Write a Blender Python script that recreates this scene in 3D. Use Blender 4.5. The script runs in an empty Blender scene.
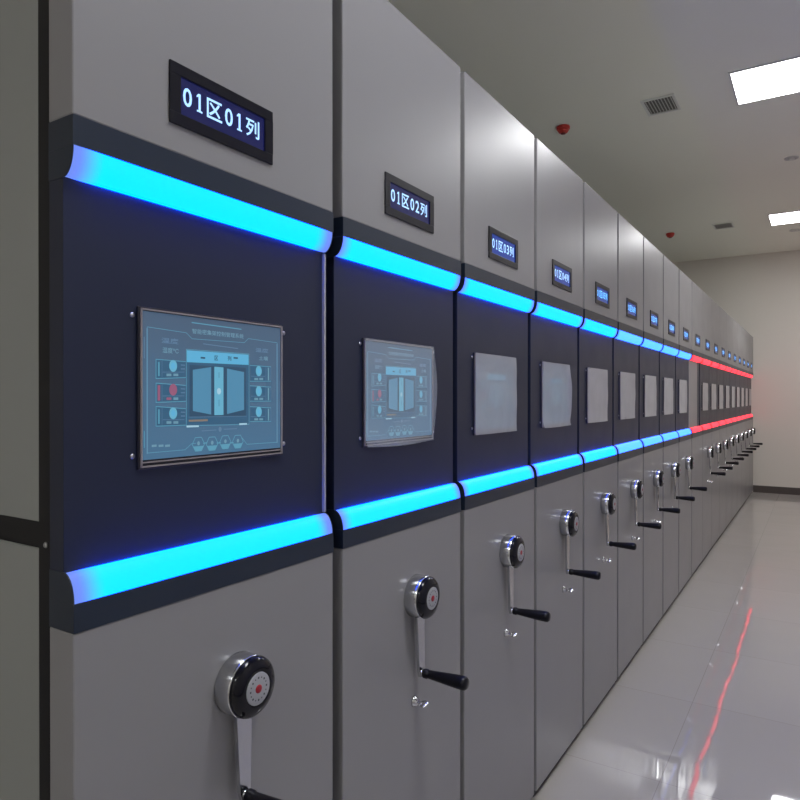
import bpy, bmesh, math, random
from mathutils import Vector, Matrix
random.seed(4)
PI = math.pi
scn = bpy.context.scene
C = scn.collection

# ------------------------------------------------------------------ materials
def new_mat(name):
    m = bpy.data.materials.new(name); m.use_nodes = True
    nt = m.node_tree
    return m, nt, nt.nodes['Principled BSDF']

def pbr(name, col, rough=.5, metal=0.0, coat=0.0, spec=.5, noise=0.0, nscale=40, bump=0.0, aniso=None):
    m, nt, b = new_mat(name)
    b.inputs['Base Color'].default_value = (*col, 1)
    b.inputs['Roughness'].default_value = rough
    b.inputs['Metallic'].default_value = metal
    b.inputs['Coat Weight'].default_value = coat
    b.inputs['Coat Roughness'].default_value = .12
    b.inputs['Specular IOR Level'].default_value = spec
    if noise or bump:
        tc = nt.nodes.new('ShaderNodeTexCoord'); n = nt.nodes.new('ShaderNodeTexNoise')
        n.inputs['Scale'].default_value = nscale; n.inputs['Detail'].default_value = 3
        nt.links.new(tc.outputs['Object'], n.inputs['Vector'])
        if noise:
            mr = nt.nodes.new('ShaderNodeMapRange')
            mr.inputs['To Min'].default_value = max(0, rough - noise); mr.inputs['To Max'].default_value = rough + noise
            nt.links.new(n.outputs['Fac'], mr.inputs['Value']); nt.links.new(mr.outputs['Result'], b.inputs['Roughness'])
        if bump:
            bp = nt.nodes.new('ShaderNodeBump'); bp.inputs['Strength'].default_value = bump; bp.inputs['Distance'].default_value = .002
            nt.links.new(n.outputs['Fac'], bp.inputs['Height']); nt.links.new(bp.outputs['Normal'], b.inputs['Normal'])
    return m

def emis(name, col, strength, base=(0.02, 0.02, 0.03), rough=.3):
    m, nt, b = new_mat(name)
    b.inputs['Base Color'].default_value = (*base, 1)
    b.inputs['Roughness'].default_value = rough
    b.inputs['Emission Color'].default_value = (*col, 1)
    b.inputs['Emission Strength'].default_value = strength
    return m

def led(name, core, end, strength, ramp=(.242, .288)):
    """LED diffuser bar: full light over its length, the last centimetres at each end lie past the LEDs and stay dimmer."""
    m, nt, b = new_mat(name)
    b.inputs['Base Color'].default_value = (.012, .012, .02, 1); b.inputs['Roughness'].default_value = .4; b.inputs['Specular IOR Level'].default_value = .2
    tc = nt.nodes.new('ShaderNodeTexCoord'); sp = nt.nodes.new('ShaderNodeSeparateXYZ')
    ab = nt.nodes.new('ShaderNodeMath'); ab.operation = 'ABSOLUTE'
    mr = nt.nodes.new('ShaderNodeMapRange'); mr.interpolation_type = 'SMOOTHSTEP'
    mr.inputs['From Min'].default_value = ramp[0]; mr.inputs['From Max'].default_value = ramp[1]
    mx = nt.nodes.new('ShaderNodeMix'); mx.data_type = 'RGBA'
    mx.inputs[6].default_value = (*core, 1); mx.inputs[7].default_value = (*end, 1)
    nt.links.new(tc.outputs['Object'], sp.inputs[0]); nt.links.new(sp.outputs['Y'], ab.inputs[0])
    nt.links.new(ab.outputs[0], mr.inputs['Value']); nt.links.new(mr.outputs['Result'], mx.inputs[0])
    nt.links.new(mx.outputs[2], b.inputs['Emission Color'])
    b.inputs['Emission Strength'].default_value = strength
    return m

M = {}
M['grey'] = pbr('grey_powder_coat', (.275, .273, .282), .33, coat=.0, noise=.05, nscale=6)
M['grey_side'] = pbr('grey_side_sheet', (.30, .315, .30), .42, noise=.04, nscale=8)
M['navy'] = pbr('navy_panel', (.014, .020, .046), .40, spec=.4, noise=.05, nscale=7)
M['navy_fascia'] = pbr('navy_fascia', (.016, .026, .046), .34, spec=.45)
M['black'] = pbr('black_rubber', (.008, .008, .010), .5, spec=.3)
M['kick'] = pbr('dark_plinth', (.03, .03, .032), .5)
M['strip'] = pbr('light_grey_strip', (.42, .42, .43), .4, metal=.3)
M['chrome'] = pbr('brushed_chrome', (.62, .63, .65), .14, metal=1.0)
M['steel'] = pbr('satin_steel', (.50, .50, .52), .28, metal=1.0)
M['gloss_black'] = pbr('gloss_black_plastic', (.004, .004, .007), .10, spec=.35)
M['grip'] = pbr('grip_black', (.005, .005, .008), .35, spec=.25)
M['dial'] = pbr('dial_silver', (.38, .39, .42), .4)
M['red'] = pbr('red_centre', (.34, .01, .025), .3)
M['mark'] = pbr('dial_marks', (.03, .03, .04), .5)
M['sign_frame'] = pbr('sign_frame_black', (.006, .006, .011), .32, spec=.3)
M['sign_window'] = emis('sign_window', (.04, .06, .5), .12, base=(.01, .01, .03), rough=.2)  # faint blue emission stands in for the halo around the writing
M['sign_text'] = emis('sign_text_blue_white', (.36, .62, 1.0), 1.5)
M['sign_text_far'] = emis('sign_text_sky', (.12, .48, 1.0), 1.9)
M['bezel'] = pbr('bezel_dark', (.02, .02, .03), .35)
M['bezel_lip'] = pbr('bezel_lip', (.30, .27, .27), .4)
def screen_mat():
    m, nt, b = new_mat('lit_display')
    b.inputs['Base Color'].default_value = (.06, .07, .09, 1); b.inputs['Roughness'].default_value = .12
    tc = nt.nodes.new('ShaderNodeTexCoord'); sp = nt.nodes.new('ShaderNodeSeparateXYZ')
    mr = nt.nodes.new('ShaderNodeMapRange')
    mr.inputs['From Min'].default_value = 1.645; mr.inputs['From Max'].default_value = 1.39
    n = nt.nodes.new('ShaderNodeTexNoise'); n.inputs['Scale'].default_value = 7
    mx = nt.nodes.new('ShaderNodeMix'); mx.data_type = 'RGBA'
    mx.inputs[6].default_value = (.045, .088, .15, 1); mx.inputs[7].default_value = (.040, .145, .26, 1)
    ad = nt.nodes.new('ShaderNodeMath'); ad.operation = 'MULTIPLY_ADD'; ad.inputs[1].default_value = .35; ad.inputs[2].default_value = -.17
    a2 = nt.nodes.new('ShaderNodeMath'); a2.operation = 'ADD'; a2.use_clamp = True
    nt.links.new(tc.outputs['Object'], sp.inputs[0]); nt.links.new(tc.outputs['Object'], n.inputs['Vector'])
    nt.links.new(sp.outputs['Z'], mr.inputs['Value']); nt.links.new(n.outputs['Fac'], ad.inputs[0])
    nt.links.new(mr.outputs['Result'], a2.inputs[0]); nt.links.new(ad.outputs[0], a2.inputs[1])
    nt.links.new(a2.outputs[0], mx.inputs[0]); nt.links.new(mx.outputs[2], b.inputs['Emission Color'])
    b.inputs['Emission Strength'].default_value = .85
    return m
M['screen'] = screen_mat()
M['screen_off'] = emis('dim_display', (.05, .09, .12), .5, base=(.05, .055, .06), rough=.3)
M['ui_line'] = emis('ui_line', (.12, .40, .56), .75)
M['ui_soft'] = emis('ui_soft', (.10, .20, .32), .9)
M['ui_text'] = emis('ui_text', (.18, .38, .50), .75)
M['ui_bar'] = emis('ui_bar', (.10, .42, .66), .95)
M['ui_door'] = emis('ui_door', (.075, .26, .42), .9)
M['ui_col'] = emis('ui_column', (.13, .44, .62), .9)
M['ui_dark'] = emis('ui_dark', (.02, .07, .13), .9)
M['ui_card'] = emis('ui_card', (.03, .12, .22), .8)
M['ui_white'] = emis('ui_white', (.38, .62, .75), .9)
M['ui_red'] = emis('ui_red', (.34, .11, .20), .8)
M['ui_orange'] = emis('ui_orange', (.26, .21, .16), .8)
M['led_cyan'] = led('led_cyan', (0.0, .064, 1.0), (.012, .020, .067), 14.0)
M['led_azure'] = led('led_azure', (.018, .10, 1.0), (.010, .03, .14), 7.0, (.245, .292))  # same LEDs as the cyan bars; angle and overexposure put into the tint
M['led_red'] = led('led_red', (1.0, .030, .052), (.22, .003, .006), 2.8, (.20, .292))
M['edge_glow_blue'] = emis('bar_edge_glow_blue', (.0, .045, .50), 1.0)  # glow spilling past the bar, put in as emission of its edge
M['edge_glow_red'] = emis('bar_edge_glow_red', (.30, .004, .01), 1.0)  # the same spilled glow in red, put into the edge
M['lamp'] = emis('lamp_diffuser', (.98, .99, 1.0), 21.0, base=(.8, .8, .8))
M['lamp_frame'] = pbr('lamp_frame_white', (.7, .7, .68), .4)
M['vent'] = pbr('vent_grey', (.62, .61, .60), .5)
M['vent_frame'] = pbr('vent_frame', (.74, .75, .71), .5)
M['vent_dark'] = pbr('vent_dark', (.16, .16, .15), .8)
M['det_red'] = pbr('detector_red', (.55, .035, .025), .4)
M['det_dark'] = pbr('detector_dark_red', (.16, .012, .012), .4)
M['baseboard'] = pbr('baseboard', (.075, .06, .055), .4)
M['key'] = pbr('key_metal', (.75, .75, .76), .16, metal=1.0)

def film(name, fac, col, rough=.28, wrinkle=.25):
    m, nt, b = new_mat(name)
    b.inputs['Base Color'].default_value = (*col, 1); b.inputs['Roughness'].default_value = rough
    b.inputs['Specular IOR Level'].default_value = .7
    tr = nt.nodes.new('ShaderNodeBsdfTransparent'); mx = nt.nodes.new('ShaderNodeMixShader')
    n = nt.nodes.new('ShaderNodeTexNoise'); n.inputs['Scale'].default_value = 9; n.inputs['Detail'].default_value = 4
    n.inputs['Distortion'].default_value = .8
    tc = nt.nodes.new('ShaderNodeTexCoord'); mr = nt.nodes.new('ShaderNodeMapRange')
    mr.inputs['To Min'].default_value = fac - .10; mr.inputs['To Max'].default_value = min(1, fac + .10)
    nt.links.new(tc.outputs['Object'], n.inputs['Vector']); nt.links.new(n.outputs['Fac'], mr.inputs['Value'])
    nt.links.new(mr.outputs['Result'], mx.inputs[0]); nt.links.new(tr.outputs[0], mx.inputs[1])
    nt.links.new(b.outputs[0], mx.inputs[2])
    out = nt.nodes['Material Output']; nt.links.new(mx.outputs[0], out.inputs['Surface'])
    bp = nt.nodes.new('ShaderNodeBump'); bp.inputs['Strength'].default_value = wrinkle; bp.inputs['Distance'].default_value = .004
    nt.links.new(n.outputs['Fac'], bp.inputs['Height']); nt.links.new(bp.outputs['Normal'], b.inputs['Normal'])
    return m
M['film_thin'] = film('film_thin', .27, (.62, .68, .74), .16, .7)
M['film_mid'] = film('film_mid', .74, (.46, .47, .51))  # its grey also holds reflection at a flat angle, put into the colour
M['film_milky'] = film('film_milky', .90, (.52, .52, .54))  # milky film, made paler by reflection put into its colour

def wall_mat(name, col, rough=.75, bump=.15):
    return pbr(name, col, rough, bump=bump, nscale=120, spec=.3)
M['wall'] = wall_mat('wall_paint', (.70, .665, .61))
M['ceil'] = wall_mat('ceiling_paint', (.88, .88, .80), .8)

def floor_mat():
    m, nt, b = new_mat('polished_tile')
    g = nt.nodes.new('ShaderNodeNewGeometry'); mp = nt.nodes.new('ShaderNodeMapping')
    mp.inputs['Location'].default_value = (-.365, -.33, 0)
    br = nt.nodes.new('ShaderNodeTexBrick')
    br.offset = 0; br.squash = 1
    br.inputs['Scale'].default_value = 1; br.inputs['Brick Width'].default_value = .8; br.inputs['Row Height'].default_value = .8
    br.inputs['Mortar Size'].default_value = .0016; br.inputs['Mortar Smooth'].default_value = .2
    br.inputs['Color1'].default_value = (.44, .418, .395, 1); br.inputs['Color2'].default_value = (.46, .436, .412, 1)
    br.inputs['Mortar'].default_value = (.33, .31, .29, 1)
    n = nt.nodes.new('ShaderNodeTexNoise'); n.inputs['Scale'].default_value = 2.2; n.inputs['Detail'].default_value = 1
    bp = nt.nodes.new('ShaderNodeBump'); bp.inputs['Strength'].default_value = .10; bp.inputs['Distance'].default_value = .03
    nt.links.new(g.outputs['Position'], mp.inputs['Vector']); nt.links.new(mp.outputs[0], br.inputs['Vector'])
    nt.links.new(g.outputs['Position'], n.inputs['Vector'])
    nt.links.new(br.outputs['Color'], b.inputs['Base Color'])
    nt.links.new(n.outputs['Fac'], bp.inputs['Height']); nt.links.new(bp.outputs['Normal'], b.inputs['Normal'])
    b.inputs['Roughness'].default_value = .03
    b.inputs['Specular IOR Level'].default_value = .85
    return m
M['floor'] = floor_mat()

# ------------------------------------------------------------------ mesh helpers
def nb(): return bmesh.new()

def add_box(bm, x0, x1, y0, y1, z0, z1, bev=0.0, mi=0):
    vs = [bm.verts.new((x, y, z)) for x in (x0, x1) for y in (y0, y1) for z in (z0, z1)]
    idx = [(0, 1, 3, 2), (4, 6, 7, 5), (0, 4, 5, 1), (2, 3, 7, 6), (0, 2, 6, 4), (1, 5, 7, 3)]
    fs = [bm.faces.new([vs[i] for i in f]) for f in idx]
    for f in fs: f.material_index = mi
    if bev:
        es = list({e for f in fs for e in f.edges})
        r = bmesh.ops.bevel(bm, geom=es, offset=bev, segments=2, profile=.5, affect='EDGES')
        for f in r['faces']: f.material_index = mi

def add_prism(bm, prof, y0, y1, mi=0):
    """extrude an (x,z) outline along y"""
    a = [bm.verts.new((x, y0, z)) for x, z in prof]; b = [bm.verts.new((x, y1, z)) for x, z in prof]
    n = len(prof)
    f = [bm.faces.new(a), bm.faces.new(b[::-1])]
    for i in range(n):
        f.append(bm.faces.new((a[i], b[i], b[(i + 1) % n], a[(i + 1) % n])))
    for q in f: q.material_index = mi

def add_lathe(bm, prof, org, axis='X', n=36, mi=0):
    """prof: list of (r, h) turned around the axis through org"""
    o = Vector(org); rings = []
    def pt(r, h, t):
        a, b = r * math.cos(t), r * math.sin(t)
        return o + (Vector((h, a, b)) if axis == 'X' else Vector((a, b, h)))
    for r, h in prof:
        if r < 1e-6: rings.append([bm.verts.new(pt(0, h, 0))])
        else: rings.append([bm.verts.new(pt(r, h, 2 * PI * k / n)) for k in range(n)])
    for p, q in zip(rings, rings[1:]):
        for k in range(n):
            l = (k + 1) % n
            vs = [p[k], p[l], q[l], q[k]] if len(p) > 1 and len(q) > 1 else ([p[0], q[l], q[k]] if len(p) == 1 else [p[k], p[l], q[0]])
            f = bm.faces.new(vs); f.material_index = mi; f.smooth = True
    for rg in (rings[0], rings[-1]):
        if len(rg) > 1:
            f = bm.faces.new(rg); f.material_index = mi

def mesh(name, bm, mats, fix=True):
    if fix: bmesh.ops.recalc_face_normals(bm, faces=bm.faces)
    me = bpy.data.meshes.new(name); bm.to_mesh(me); bm.free()
    for m in (mats if isinstance(mats, (list, tuple)) else [mats]): me.materials.append(m)
    return me

def obj(name, me, parent=None, label=None):
    if isinstance(me, tuple): me = mesh(name, *me)
    o = bpy.data.objects.new(name, me); C.objects.link(o)
    if parent: o.parent = parent
    if label: o['label'] = label
    return o

def thing(name, label, cat, loc=(0, 0, 0), group=None):
    o = bpy.data.objects.new(name, None); C.objects.link(o)
    o.location = loc; o['label'] = label; o['category'] = cat; o.empty_display_size = .1
    if group: o['group'] = group
    return o

def struct(name, me):
    o = obj(name, me); o['kind'] = 'structure'; return o

def text_mesh(s, w, h, mat, thick=.0, align_x=0.0):
    """writing as a mesh in the y-z plane facing +x, centred, fitted to w x h"""
    cu = bpy.data.curves.new('writing', 'FONT'); cu.body = s; cu.size = 1; cu.offset = thick
    cu.resolution_u = 3
    to = bpy.data.objects.new('writing', cu); C.objects.link(to)
    bpy.context.view_layer.update()
    dg = bpy.context.evaluated_depsgraph_get()
    me = bpy.data.meshes.new_from_object(to.evaluated_get(dg))
    bpy.data.objects.remove(to); bpy.data.curves.remove(cu)
    xs = [v.co.x for v in me.vertices]; ys = [v.co.y for v in me.vertices]
    cx, cy = (min(xs) + max(xs)) / 2, (min(ys) + max(ys)) / 2
    sx, sy = w / (max(xs) - min(xs)), h / (max(ys) - min(ys))
    for v in me.vertices:
        v.co = Vector((0, (v.co.x - cx) * sx, (v.co.y - cy) * sy))
    me.materials.clear(); me.materials.append(mat)
    return me

def sign_writing(s, mat):
    cells = []; x = 0
    for ch in s:
        wd = .0345 if ch in '区列' else (.0125 if ch == '1' else .0185)
        adv = .0405 if ch in '区列' else .0255
        cells.append((ch, x + adv / 2, wd)); x += adv
    b = nb()
    for ch, xc, wd in cells:
        n0 = len(b.verts)
        if ch == '1':      # seriffed one
            for pts in (((-.0024, -.0125), (.0024, -.0125), (.0024, .0155), (-.0024, .0155)), ((-.006, -.0155), (.006, -.0155), (.006, -.0125), (-.006, -.0125)),
                        ((-.0024, .0155), (-.0068, .0105), (-.0060, .0082), (-.0024, .0105))):
                b.faces.new([b.verts.new((0, y, z)) for y, z in pts])
        else:
            b.from_mesh(text_mesh(ch, wd, .034 if ch in '区列' else .031, mat, .015))
        b.verts.ensure_lookup_table()
        for v in b.verts[n0:]: v.co.y += xc - x / 2
    me = bpy.data.meshes.new('sign_writing'); b.to_mesh(me); b.free(); me.materials.append(mat)
    return me

# ------------------------------------------------------------------ dimensions
D = .89                        # camera to the plane of the fronts
PITCH, W, WR, W1 = .596, .570, .5935, .592
Y1 = .860                      # middle of the nearest unit
Z_UF, Z_UE = 1.901, 1.858      # upper fascia: top, edge of the light bar
Z_LF, Z_LE = 1.166, 1.208
REC = .025

def bar_profile(sign, z0, t0, t1, n=7):
    return [(-REC * (1 - math.cos(t)), z0 - sign * .042 * math.sin(t)) for t in [math.radians(t0 + (t1 - t0) * k / n) for k in range(n + 1)]]

def unit_parts(w):
    """shared meshes for a unit of width w"""
    h = w / 2; P = {}
    b = nb(); add_box(b, -1.75, -.094, -h + .004, h - .004, 1.315, 2.462, .002); P['upper_shell'] = mesh('upper_shell', b, M['grey_side'])
    b = nb(); add_box(b, -1.75, -.094, -h + .004, h - .004, .04, 1.275, .002); P['lower_shell'] = mesh('lower_shell', b, M['grey_side'])
    b = nb(); add_box(b, -1.74, -.0945, -h + .008, h - .008, 1.275, 1.315)
    add_box(b, -.094, -.060, -h + .004, h - .004, .03, 2.466); P['gasket'] = mesh('gasket', b, M['black'])
    b = nb(); add_box(b, -1.74, -.016, -h + .01, h - .01, 0.0, .03); P['plinth'] = mesh('plinth', b, M['kick'])
    b = nb(); add_box(b, -.060, 0, -h, h, Z_UF, 2.47, .0025); P['upper_door'] = mesh('upper_door', b, M['grey'])
    b = nb(); add_box(b, -.060, 0, -h, h, .030, Z_LF, .0025); P['lower_door'] = mesh('lower_door', b, M['grey'])
    b = nb(); add_box(b, -.060, -REC, -h + .001, h - .001, Z_LE, Z_UE, .0008); P['control_panel'] = mesh('control_panel', b, M['navy'])
    for nm, s, zf, ze in (('upper_fascia', 1, Z_UF, Z_UE), ('lower_fascia', -1, Z_LF, Z_LE)):
        b = nb()
        lo, hi = min(zf, ze), max(zf, ze)
        add_box(b, -.060, .0012, -h, h, lo + .0004, hi - .0002)
        full = bar_profile(s, ze, 0, 90, 10)
        for y0, y1 in ((-h, -h + .002), (h - .002, h)):
            add_prism(b, full + [(-.060, full[-1][1]), (-.060, ze)], y0, y1)
        P[nm] = mesh(nm, b, M['navy_fascia'])
        b = nb(); pr = bar_profile(s, ze, 0, 62, 8)
        add_prism(b, pr + [(-.022, pr[-1][1]), (-.022, ze)], -h + .0022, h - .0022)
        pr = bar_profile(s, ze, 62, 76, 4)
        add_prism(b, pr + [(-.0245, pr[-1][1]), (-.022, bar_profile(s, ze, 62, 62, 1)[0][1])], -h + .0022, h - .0022, mi=1)
        P[nm + '_bar'] = b
    return P

PB, PR, PN = unit_parts(W), unit_parts(WR), unit_parts(W1)
BAR = {}
for key, P in (('B', PB), ('R', PR), ('N', PN)):
    for nm in ('upper_fascia', 'lower_fascia'):
        b = P.pop(nm + '_bar'); base = mesh('light_bar', b, [M['led_cyan'], M['edge_glow_blue']])
        for col in (('led_cyan', 'led_azure') if key != 'R' else ('led_red',)):
            me = base.copy(); me.materials.clear(); me.materials.append(M[col]); me.materials.append(M['edge_glow_red' if key == 'R' else 'edge_glow_blue']); BAR[(key, nm, col)] = me

# sign
b = nb(); sw, sh, szc = .119, .0505, 1.9975
add_box(b, 0, .004, -sw, sw, szc + .031, szc + sh, .0008); add_box(b, 0, .004, -sw, sw, szc - sh, szc - .031, .0008)
add_box(b, 0, .004, -sw, -.098, szc - .031, szc + .031); add_box(b, 0, .004, .098, sw, szc - .031, szc + .031)
SIGN = mesh('sign_frame', b, M['sign_frame'])
b = nb(); add_box(b, 0, .0012, -.098, .098, szc - .031, szc + .031); WINDOW = mesh('sign_window', b, M['sign_window'])
WINDOW_FAR = WINDOW.copy(); WINDOW_FAR.materials.clear(); WINDOW_FAR.materials.append(emis('sign_window_halo', (.03, .12, .8), .35, base=(.01, .01, .03), rough=.2))  # stronger halo of the writing, put into the window's emission

# screen: bezel + glass
SY, SZ0, SZ1 = .1635, 1.389, 1.643
b = nb()
add_box(b, -REC, -.0205, -SY - .003, SY + .003, SZ0 - .003, SZ1 + .003, .001)
BEZEL = mesh('bezel', b, M['bezel'])
b = nb()
for (y0, y1, z0, z1) in ((-SY, SY, SZ1 - .0025, SZ1), (-SY, SY, SZ0, SZ0 + .0025), (-SY, -SY + .0025, SZ0, SZ1), (SY - .0035, SY, SZ0, SZ1), (-SY, SY, SZ0 + .007, SZ0 + .009)):
    add_box(b, -.0205, -.0172, y0, y1, z0, z1)
LIP = mesh('bezel_lip', b, M['bezel_lip'])
GX = -.0192
b = nb(); add_box(b, -.0205, GX, -SY + .0045, SY - .0045, SZ0 + .012, SZ1 - .004); GLASS = mesh('display', b, M['screen'])
GLASS_OFF = GLASS.copy(); GLASS_OFF.materials.clear(); GLASS_OFF.materials.append(M['screen_off'])
b = nb(); add_lathe(b, [(.0042, 0), (.0042, .0012), (.0030, .0024), (0, .0027)], (0, 0, 0), n=14); SCREW = mesh('screw', b, M['steel'])

# display graphics, laid out on a 0..1 x 0..1 page (u right, v down)
def uv(px, py):
    s = (px - 92) / 620; u = s * 562 / (698 - s * 136)
    t = 82 + s * 78; h = 698 - s * 136
    return u, (py - t) / h
def S(px, py, lift=.0):
    u, v = uv(px, py)
    return Vector((GX + .0003 + lift, -SY + u * 2 * SY, SZ1 - v * (SZ1 - SZ0)))
UIM = ['ui_line', 'ui_soft', 'ui_text', 'ui_bar', 'ui_door', 'ui_col', 'ui_dark', 'ui_card', 'ui_white', 'ui_red', 'ui_orange']
def graphics():
    b = nb(); mi = {k: i for i, k in enumerate(UIM)}
    def poly(pts, m, lift=0):
        f = b.faces.new([b.verts.new(S(x, y, lift)) for x, y in pts]); f.material_index = mi[m]
    def line(pts, m='ui_line', w=.0009, lift=.0004, close=False):
        P3 = [S(x, y, lift) for x, y in pts]
        if close: P3.append(P3[0])
        for p, q in zip(P3, P3[1:]):
            d = (q - p).normalized(); n = Vector((0, -d.z, d.y)) * w / 2; e = d * w / 2
            f = b.faces.new([b.verts.new(v) for v in (p - n - e, q - n + e, q + n + e, p + n - e)]); f.material_index = mi[m]
    def disc(px, py, r, m, lift=.0005, n=20, ry=None):
        c = S(px, py, lift)
        f = b.faces.new([b.verts.new(c + Vector((0, .82 * r * math.cos(2 * PI * k / n), (ry or r) * math.sin(2 * PI * k / n)))) for k in range(n)]); f.material_index = mi[m]
    # outer contour
    line([(120, 165), (290, 190), (315, 216), (545, 232), (562, 214), (690, 232), (690, 672), (556, 680), (535, 652)])
    line([(120, 165), (120, 715), (284, 702), (312, 676), (330, 674)])
    line([(107, 210), (107, 300)], 'ui_soft', .0016); line([(107, 620), (107, 690)], 'ui_line', .0012)
    line([(315, 145), (530, 173)], 'ui_line', .0018); line([(365, 238), (515, 258)], 'ui_soft', .0016)
    line([(120, 175), (120, 715)], 'ui_soft', .003, .0002); line([(690, 240), (690, 672)], 'ui_soft', .0035, .0002)
    # centre window
    poly([(290, 268), (565, 285), (565, 590), (290, 592)], 'ui_card')
    poly([(292, 266), (563, 285), (563, 330), (292, 318)], 'ui_bar', .0003)
    line([(290, 262), (565, 282), (565, 592), (290, 597)], close=True)
    for x in (362, 506): line([(x - 7, 299), (x + 7, 300)], 'ui_dark', .003, .0006)
    poly([(304, 330), (552, 342), (552, 556), (304, 560)], 'ui_dark', .0002)
    poly([(318, 352), (398, 340), (398, 548), (318, 532)], 'ui_door', .0004)
    poly([(468, 346), (543, 362), (543, 528), (468, 546)], 'ui_door', .0004)
    poly([(412, 338), (452, 341), (452, 550), (412, 551)], 'ui_col', .0005)
    disc(432, 446, .0058, 'ui_white', .0007)
    line([(432, 485), (432, 510)], 'ui_door', .0018, .0008); line([(432, 365), (432, 385)], 'ui_door', .0018, .0008)
    line([(304, 575), (380, 573)], 'ui_orange', .0035); line([(300, 559), (555, 556)], 'ui_soft', .001)
    line([(293, 600), (340, 599)], 'ui_white', .0032, .0008); line([(524, 591), (552, 590)], 'ui_white', .0032, .0008)
    line([(358, 620), (420, 616)], 'ui_soft', .0014); line([(455, 613), (510, 611)], 'ui_soft', .0014); disc(437, 613, .0045, 'ui_soft')
    # status cards
    for k, (a, c) in enumerate(((306, 386), (410, 490), (512, 594))):
        m = 'ui_red' if k == 1 else 'ui_col'
        poly([(158, a), (286, a + 10), (286, c), (158, c + 2)], 'ui_card')
        line([(286, a + 10), (158, a), (158, c + 4), (286, c)], w=.0012)
        line([(170, a + 16), (170, c - 10)], 'ui_red' if k == 1 else 'ui_line', .005 if k == 1 else .0028, .0006)
        line([(184, a + 6), (184, c - 2)], 'ui_soft', .0008)
        disc(232, (a + c) / 2 - 11, .0098, m, .0006); disc(232, (a + c) / 2 - 11, .0055, 'ui_red' if k == 1 else 'ui_bar', .0008)
        line([(188, c - 24), (280, c - 24)], 'ui_soft', .001)
        for x in (214, 244): line([(x - 6, c - 12), (x + 6, c - 12)], 'ui_red' if k == 1 and x == 214 else 'ui_text', .0042)
        line([(268, a + 25), (282, a + 26)], 'ui_soft', .002); line([(268, a + 42), (282, a + 42)], 'ui_soft', .002)
    for a, c in ((332, 402), (422, 490), (514, 580)):
        poly([(572, a), (660, a + 6), (660, c), (572, c + 2)], 'ui_card')
        line([(570, a), (662, a + 6)], w=.0012); line([(570, c), (662, c)], w=.0012); line([(640, a + 5), (640, c)], 'ui_soft', .001)
        line([(651, a + 14), (651, c - 8)], 'ui_text', .0036, .0006); line([(662, a + 4), (662, c)], 'ui_soft', .0012)
        disc(608, (a + c) / 2 - 10, .0098, 'ui_col', .0006); disc(608, (a + c) / 2 - 10, .005, 'ui_bar', .0008)
        line([(574, c - 22), (636, c - 22)], 'ui_soft', .001)
        for x in (597, 619): line([(x - 5, c - 10), (x + 5, c - 10)], 'ui_text', .0040)
    # hexagon buttons along the bottom
    for px, py in ((342, 678), (402, 676), (460, 670), (515, 668)):
        c = S(px, py, .0006); r = .0135
        pts = [c + Vector((0, r * math.cos(PI * k / 3), r * math.sin(PI * k / 3))) for k in range(6)]
        for p, q in zip(pts, pts[1:] + pts[:1]):
            d = (q - p).normalized(); n = Vector((0, -d.z, d.y)) * .0006
            f = b.faces.new([b.verts.new(v) for v in (p - n, q - n, q + n, p + n)]); f.material_index = mi['ui_line']
        lo = [c + Vector((0, -r * .85, -r * .25)), c + Vector((0, -r * .45, -r * .82)), c + Vector((0, r * .45, -r * .82)), c + Vector((0, r * .85, -r * .25))]
        f = b.faces.new([b.verts.new(v) for v in lo]); f.material_index = mi['ui_line']
        disc(px, py - 4, .0036, 'ui_text', .0008)
    for x0 in (372, 431, 488): line([(x0 - 7, 674), (x0 + 7, 672)], 'ui_line', .0018)
    for x0 in (150, 180, 208): line([(x0 - 7, 684), (x0 + 6, 683)], 'ui_text', .0036)
    me = bpy.data.meshes.new('display_graphics'); b.to_mesh(me); b.free()
    for k in UIM: me.materials.append(M[k])
    return me
GFX = graphics()
def ui_writing():
    """title and small captions of the display as one mesh"""
    parts = []
    def put(s, x0, x1, yc, hgt, mat, thick=0):
        p, q = S(x0, yc), S(x1, yc)
        me = text_mesh(s, (q - p).y, hgt, M[mat], thick)
        c = S((x0 + x1) / 2, yc, .001); parts.append((me, Vector((c.x, (p.y + q.y) / 2, c.z)), mat))
    put('智能密集架控制管理系统', 314, 540, 193, .0088, 'ui_text', .01)
    put('温度', 180, 255, 226, .0095, 'ui_soft', .02); put('湿度℃', 185, 255, 268, .0095, 'ui_text', .01)
    put('温度', 592, 650, 266, .0085, 'ui_soft', .02); put('土壤', 608, 648, 301, .0085, 'ui_text', .01)
    put('区', 412, 428, 300, .0085, 'ui_dark', .02); put('列', 470, 486, 302, .0085, 'ui_dark', .02)
    b = nb(); mats = ['ui_text', 'ui_soft', 'ui_dark']
    for me, off, mat in parts:
        n0 = len(b.verts); nf = len(b.faces); b.from_mesh(me); b.verts.ensure_lookup_table(); b.faces.ensure_lookup_table()
        for v in b.verts[n0:]: v.co += off
        for f in b.faces[nf:]: f.material_index = mats.index(mat)
    me = bpy.data.meshes.new('display_writing'); b.to_mesh(me); b.free()
    for k in mats: me.materials.append(M[k])
    return me
UITXT = ui_writing()
b = nb(); b.from_mesh(GFX); nf = len(b.faces); b.from_mesh(UITXT); b.faces.ensure_lookup_table()
for f in b.faces[nf:]: f.material_index = (2, 1, 6)[f.material_index]
b.to_mesh(GFX); b.free()

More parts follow.
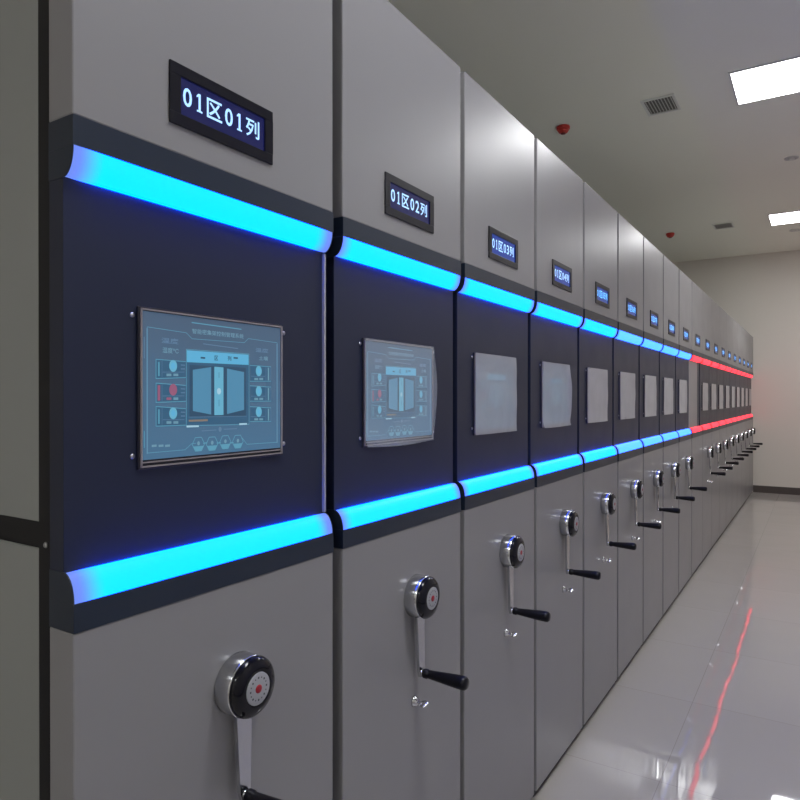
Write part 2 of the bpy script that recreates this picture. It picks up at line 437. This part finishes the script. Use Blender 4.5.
# protective film sheets
def film_mesh(seed, mat, curl=.012, over=(.010, .012)):
    rnd = random.Random(seed); ph = [rnd.uniform(0, 6.28) for _ in range(4)]; cr = rnd.choice((-1, 1))
    b = nb(); NX, NZ = 18, 22; g = []
    for i in range(NX + 1):
        row = []
        for k in range(NZ + 1):
            u, v = i / NX, k / NZ
            y = -SY - .001 + u * (2 * SY + .001 + over[0] * math.sin(PI * v) ** 2 * (1 if cr > 0 else .3))
            z = SZ1 + .002 - v * (SZ1 - SZ0 + .004 + over[1] * .4 * (u * (1 - u) * 4) * .6)
            edge = max(0, (u - .86) / .14) ** 2 * math.sin(PI * min(1, v * 1.05)) + max(0, (v - .88) / .12) ** 2 * (.4 + .6 * math.sin(ph[2] + u * 4))
            x = -.0160 + .0008 * math.sin(ph[0] + u * 9 + v * 3) + .0006 * math.sin(ph[1] + v * 14 - u * 4) + curl * max(0, edge)
            row.append(b.verts.new((x, y, z)))
        g.append(row)
    for i in range(NX):
        for k in range(NZ):
            f = b.faces.new((g[i][k], g[i + 1][k], g[i + 1][k + 1], g[i][k + 1])); f.smooth = True
    return mesh('protective_film', b, mat, fix=False)

# crank (local origin = middle of the hub on the door face)
b = nb(); add_lathe(b, [(.0, 0), (.0525, 0), (.054, .002), (.054, .035), (.0525, .037)], (0, 0, 0), n=48); HUB = mesh('crank_hub', b, M['chrome'])
b = nb(); add_lathe(b, [(.0528, .037), (.0535, .039), (.0520, .044), (.0470, .0495), (.0380, .053), (.030, .0545), (.0285, .0535), (.0, .0535)], (0, 0, 0), n=48); CAP = mesh('hub_cap', b, M['gloss_black'])
b = nb(); add_lathe(b, [(.0283, .0535), (.0283, .0546), (.027, .0550), (0, .0550)], (0, 0, 0), n=40); DIAL = mesh('dial', b, M['dial'])
b = nb()
add_lathe(b, [(.0075, .055), (.0075, .0562), (.006, .0568), (0, .0568)], (0, 0, 0), n=20)
REDC = mesh('dial_centre', b, M['red'])
b = nb()
for k in range(16):
    a = 2 * PI * k / 16; r = .0195; c = Vector((0.0552, r * math.cos(a), r * math.sin(a))); q = .0012 if k % 2 else .0017
    f = b.faces.new([b.verts.new(c + Vector((0, q * sy, q * sz))) for sy, sz in ((-1, -1), (1, -1), (1, 1), (-1, 1))])
MARKS = mesh('dial_marks', b, M['mark'], fix=False)
def arm_mesh():
    b = nb(); N = 10
    secs = []
    for k in range(N + 1):
        t = k / N; z = -.035 - .172 * t; x = .016 + .004 * t; hw = .0185 - .0065 * t; th = .0042
        if k == N: hw = .007
        secs.append([b.verts.new((x + dx, dy, z)) for dx, dy in ((-th, -hw), (th, -hw), (th, hw), (-th, hw))])
    for p, q in zip(secs, secs[1:]):
        for i in range(4): b.faces.new((p[i], p[(i + 1) % 4], q[(i + 1) % 4], q[i]))
    b.faces.new(secs[0]); b.faces.new(secs[-1])
    add_lathe(b, [(.0075, -.002), (.0085, 0), (.0085, .012), (.006, .014)], (.018, 0, -.197), n=20)
    return mesh('crank_arm', b, M['chrome'])
ARM = arm_mesh()
b = nb()
add_lathe(b, [(.0, .028), (.0110, .028), (.0125, .031), (.0125, .040), (.0105, .043), (.0112, .050), (.0135, .080), (.0162, .118), (.0172, .140), (.0165, .148), (.0120, .153), (0, .154)], (0, 0, -.197), n=28)
GRIP = mesh('crank_grip', b, M['grip'])
# key lock
b = nb(); add_lathe(b, [(0, 0), (.0135, 0), (.0135, .003), (.010, .0055), (.0085, .012), (0, .0125)], (0, 0, 0), n=24); LOCK = mesh('key_lock', b, M['chrome'])
b = nb(); add_box(b, .0125, .022, -.0022, .0022, -.003, .003, .0006)
add_lathe(b, [(0, -.0015), (.011, -.0015), (.0115, 0), (.011, .0015), (0, .0015)], (.030, 0, 0), axis='Z', n=22)
KEY = mesh('key', b, M['key'])
KEY.transform(Matrix.Rotation(math.radians(35), 4, 'X'))
b = nb(); add_lathe(b, [(.0045, 0), (.0045, .0015), (.003, .003), (0, .003)], (0, 0, 0), axis='X', n=12); SSCREW = mesh('side_screw', b, M['steel'])
SSCREW.transform(Matrix.Rotation(-PI / 2, 4, 'Z'))

ORD = ['nearest', 'second', 'third', 'fourth', 'fifth', 'sixth', 'seventh', 'eighth', 'ninth']
RORD = ['first', 'second', 'third', 'fourth', 'fifth', 'sixth', 'seventh', 'eighth', 'ninth', 'last']
STATE = {1: 'uncovered blue touchscreen', 2: 'loose film over blue screen',
         3: 'grey film over faint screen', 4: 'film curling under its screen'}

def make_unit(n):
    red = n >= 10; w = WR if red else W; P = PR if red else PB; kk = 'R' if red else 'B'
    if n == 1: w, P, kk = W1, PN, 'N'
    h = w / 2
    if red: yc = 5.936 + .599 * (n - 10) + .2995
    elif n == 1: yc = .544 + W1 / 2
    else: yc = Y1 + PITCH * (n - 1)
    if red:
        k = n - 10
        lab = (f'{RORD[k]} red-lit grey shelving unit counted from the blue ones' if k else 'red-lit grey unit beside the blue ones, blank panel without screen or crank')
        if k == 9: lab = 'farthest red-lit grey shelving unit, against the end wall'
    else:
        lab = f'{ORD[n-1]} blue-lit grey shelving unit from the camera' + (', ' + STATE[n] if n in STATE else '') + f', sign 01区{n:02d}列'
        if n == 9: lab = 'last blue-lit grey shelving unit, beside the first red-lit one'
    t = thing('mobile_shelving_unit', lab, 'shelving unit', (0, yc, 0), 'mobile shelving units in one long row')
    for nm in ('plinth', 'lower_shell', 'upper_shell', 'gasket', 'lower_door', 'upper_door'):
        obj(nm, P[nm], t)
    if n == 10:
        b = nb(); add_box(b, -.060, -REC, -h + .001, h - .15, Z_LE, Z_UE, .0008); obj('blank_panel', (b, M['grey']), t, 'light grey blank panel')
        b = nb(); add_box(b, -.060, -REC - .004, h - .15, h - .001, Z_LE, Z_UE); obj('control_panel', (b, M['navy']), t)
    else:
        obj('control_panel', P['control_panel'], t)
    col = 'led_red' if red else ('led_azure' if n >= 6 else 'led_cyan')
    for nm in ('upper_fascia', 'lower_fascia'):
        f = obj(nm, P[nm], t)
        obj('light_bar', BAR[(kk, nm, col)], f, 'glowing red light bar' if red else 'glowing blue light bar')
    if n == 1:
        b = nb(); add_box(b, -.0262, -.0185, h - .0065, h - .0005, 1.252, 1.814, .0008); obj('edge_strip', (b, M['strip']), t, 'light grey vertical edge trim')  # light grey strip along the far edge of the panel
        s = obj('side_screw', SSCREW, t); s.location = (-.0745, -h + .004, 1.283)
    # illuminated sign
    s = obj('sign_frame', SIGN, t, f'black framed sign reading 01区{n:02d}列'); obj('sign_window', WINDOW if n < 3 else WINDOW_FAR, s)
    wr = obj('sign_writing', sign_writing(f'01区{n:02d}列', M['sign_text'] if n < 5 else M['sign_text_far']), s)
    wr.location = (.0016, -.004, szc + .002)
    # touchscreen
    if n != 10:
        z = obj('touchscreen', BEZEL, t); obj('bezel_lip', LIP, z)
        dsp = obj('display', GLASS if n <= 4 else GLASS_OFF, z)
        if n <= 4:
            obj('display_graphics', GFX, z)
        if n > 1:
            fm = M['film_thin'] if n == 2 else (M['film_mid'] if n in (3, 4) else M['film_milky'])
            obj('protective_film', film_mesh(n, fm, curl=.010 if n in (2, 4) else .002, over=(.010, .02) if n == 2 else (.001, .012 if n == 4 else .003)), t, 'clear loose plastic film' if n == 2 else 'milky plastic film')
        for sy in (-1, 1):
            for zz in (1.408, 1.631):
                q = obj('screw', SCREW, t); q.location = (-REC, sy * (SY + .011), zz)
        # crank and lock
        hub = obj('crank_hub', HUB, t); hub.location = (0, .022, .987)
        obj('hub_cap', CAP, hub); dl = obj('dial', DIAL, hub)
        obj('dial_centre', REDC, hub, 'red middle of the dial'); obj('dial_marks', MARKS, hub)
        arm = obj('crank_arm', ARM, t); arm.location = (0, .022, .987)
        gr = obj('crank_grip', GRIP, t); gr.location = (0, .022, .987)
        da = math.radians(random.uniform(-3, 3)) if n > 2 else 0
        arm.rotation_euler.x = gr.rotation_euler.x = da
        lk = obj('key_lock', LOCK, t); lk.location = (0, .020, .711)
        ky = obj('key', KEY, lk); ky.rotation_euler.x = random.uniform(-.3, .5)
    if n == 1:
        for ch in t.children:
            nm = ch.name.split('.')[0]
            if nm == 'sign_frame': ch.location.y -= .013
            elif nm in ('touchscreen', 'screw', 'crank_hub', 'crank_arm', 'crank_grip', 'key_lock'): ch.location.y -= .008
    else:
        for ch in t.children:
            if ch.name.split('.')[0] in ('touchscreen', 'screw', 'protective_film'): ch.location.y -= .011; ch.location.z -= .003
    return t
for n in range(1, 20): make_unit(n)

# ------------------------------------------------------------------ room
X0, X1, YA, YB, H = -3.2, 2.6, -4.2, 11.955, 3.79
def slab(name, x0, x1, y0, y1, z0, z1, m):
    b = nb(); add_box(b, x0, x1, y0, y1, z0, z1); struct(name, (b, m))
slab('floor', X0 - .1, X1 + .1, YA - .1, YB + .1, -.1, 0, M['floor'])
slab('ceiling', X0 - .1, X1 + .1, YA - .1, YB + .1, H, H + .1, M['ceil'])
slab('wall_end', X0 - .1, X1 + .1, YB, YB + .1, 0, H, M['wall'])
slab('wall_back', X0 - .1, X1 + .1, YA - .1, YA, 0, H, M['wall'])
slab('wall_left', X0 - .1, X0, YA, YB, 0, H, M['wall'])
slab('wall_right', X1, X1 + .1, YA, YB, 0, H, M['wall'])
slab('baseboard_end', .002, X1 - .012, YB - .012, YB, 0, .11, M['baseboard'])
slab('baseboard_right', X1 - .012, X1, YA, YB - .012, 0, .11, M['baseboard'])

# ceiling lights
b = nb(); add_box(b, -.585, .585, -.285, .285, -.006, 0); LD = mesh('lamp_diffuser', b, M['lamp'])
b = nb()
for x0, x1, y0, y1 in ((-.6, .6, -.3, -.285), (-.6, .6, .285, .3), (-.6, -.585, -.285, .285), (.585, .6, -.285, .285)):
    add_box(b, x0, x1, y0, y1, -.010, 0)
LF = mesh('lamp_frame', b, M['lamp_frame'])
for y, lab in ((5.48, 'large bright rectangular ceiling light, the nearer one in view'), (9.75, 'bright rectangular ceiling light close to the end wall'),
               (1.21, 'rectangular ceiling light overhead, above the nearest shelving units'), (-3.06, 'rectangular ceiling light behind the camera')):  # last two are out of view, continued at the row's spacing for light
    t = thing('ceiling_light', lab, 'ceiling light', (.945, y, H), 'rectangular ceiling light panels')
    obj('lamp_frame', LF, t); obj('lamp_diffuser', LD, t)

def ceil_pt(px, py):
    a = math.radians(32.3); Z = 663 * (H - 1.5) / (398 - py); lat = (px - 400) / 663 * Z
    return D + lat * math.cos(a) - Z * math.sin(a), lat * math.sin(a) + Z * math.cos(a)

# vents
def vent(px, py, lab, n=9, dims=(.16, .17)):
    x, y = ceil_pt(px, py); t = thing('ceiling_vent', lab, 'air vent', (x, y, H), 'ceiling air vents')
    hx, hy = dims; b = nb()
    for x0, x1, y0, y1 in ((-hx, hx, -hy, -hy + .02), (-hx, hx, hy - .02, hy), (-hx, -hx + .02, -hy + .02, hy - .02), (hx - .02, hx, -hy + .02, hy - .02)):
        add_box(b, x0, x1, y0, y1, -.012, 0, .002)
    obj('vent_frame', (b, M['vent_frame']), t)
    b = nb(); add_box(b, -hx + .02, hx - .02, -hy + .02, hy - .02, -.002, 0); obj('duct_shade_plate', (b, M['vent_dark']), t)  # flat plate; the shade inside the duct is put into its dark colour
    b = nb()
    for k in range(n):
        xc = -hx + .02 + (2 * hx - .04) * (k + .5) / n
        add_prism(b, [(xc - .006, -.003), (xc - .003, -.003), (xc + .006, -.012), (xc + .003, -.012)], -hy + .02, hy - .02)
    o = obj('louvre_blades', (b, M['vent']), t)
vent(660.5, 105, 'slotted square air vent in the ceiling above the third shelving unit', dims=(.122, .155))
vent(723, 225.5, 'small far air vent in the ceiling near the end wall', dims=(.122, .155))

# smoke detectors
for px, py, lab in ((563, 127, 'red smoke detector on the ceiling, nearer one'), (670, 233.5, 'red smoke detector on the ceiling, farther one')):
    x, y = ceil_pt(px, py); t = thing('smoke_detector', lab, 'smoke detector', (x, y, H), 'red smoke detectors on the ceiling')
    b = nb(); add_lathe(b, [(0, 0), (.054, 0), (.056, -.006), (.055, -.022), (.052, -.026)], (0, 0, 0), axis='Z', n=32); obj('detector_base', (b, M['det_red']), t)
    b = nb(); add_lathe(b, [(.050, -.026), (.046, -.036), (.036, -.050), (.022, -.056), (0, -.057)], (0, 0, 0), axis='Z', n=32); obj('detector_cap', (b, M['det_red']), t)
    b = nb(); add_lathe(b, [(.022, -.0555), (.020, -.062), (0, -.063)], (0, 0, 0), axis='Z', n=24); obj('sensor', (b, M['det_dark']), t, 'dark red sensor')
for px, py, r, lab in ((791, 158, .06, 'small round grey fitting in the ceiling between the two lights'), (795, 230, .07, 'small round grey fitting in the ceiling beyond the far light')):
    x, y = ceil_pt(px, py); t = thing('ceiling_fitting', lab, 'ceiling fitting', (x, y, H), 'small round ceiling fittings')
    b = nb(); add_lathe(b, [(r, 0), (r, -.008), (r * .8, -.012), (r * .78, -.004), (0, -.004)], (0, 0, 0), axis='Z', n=32); obj('rim', (b, M['vent']), t)
    b = nb(); add_lathe(b, [(r * .5, -.004), (r * .45, -.016), (0, -.018)], (0, 0, 0), axis='Z', n=24); obj('cover', (b, M['vent_frame']), t)

# ------------------------------------------------------------------ camera, world, view
cam = bpy.data.cameras.new('camera'); co = bpy.data.objects.new('camera', cam); C.objects.link(co)
co.location = (D, 0, 1.5); co.rotation_euler = (math.radians(90 - .17), 0, math.radians(32.3))
cam.sensor_width = 36; cam.lens = 663 / 800 * 36; cam.clip_start = .02
scn.camera = co
w = bpy.data.worlds.new('world'); scn.world = w; w.use_nodes = True
w.node_tree.nodes['Background'].inputs[0].default_value = (.05, .05, .055, 1)
w.node_tree.nodes['Background'].inputs[1].default_value = .5
vs = scn.view_settings
vs.view_transform = 'Standard'; vs.look = 'None'; vs.gamma = 1; vs.use_curve_mapping = False; vs.exposure = 0.0
scn.cycles.use_denoising = True
scn.cycles.max_bounces = 8; scn.cycles.diffuse_bounces = 5
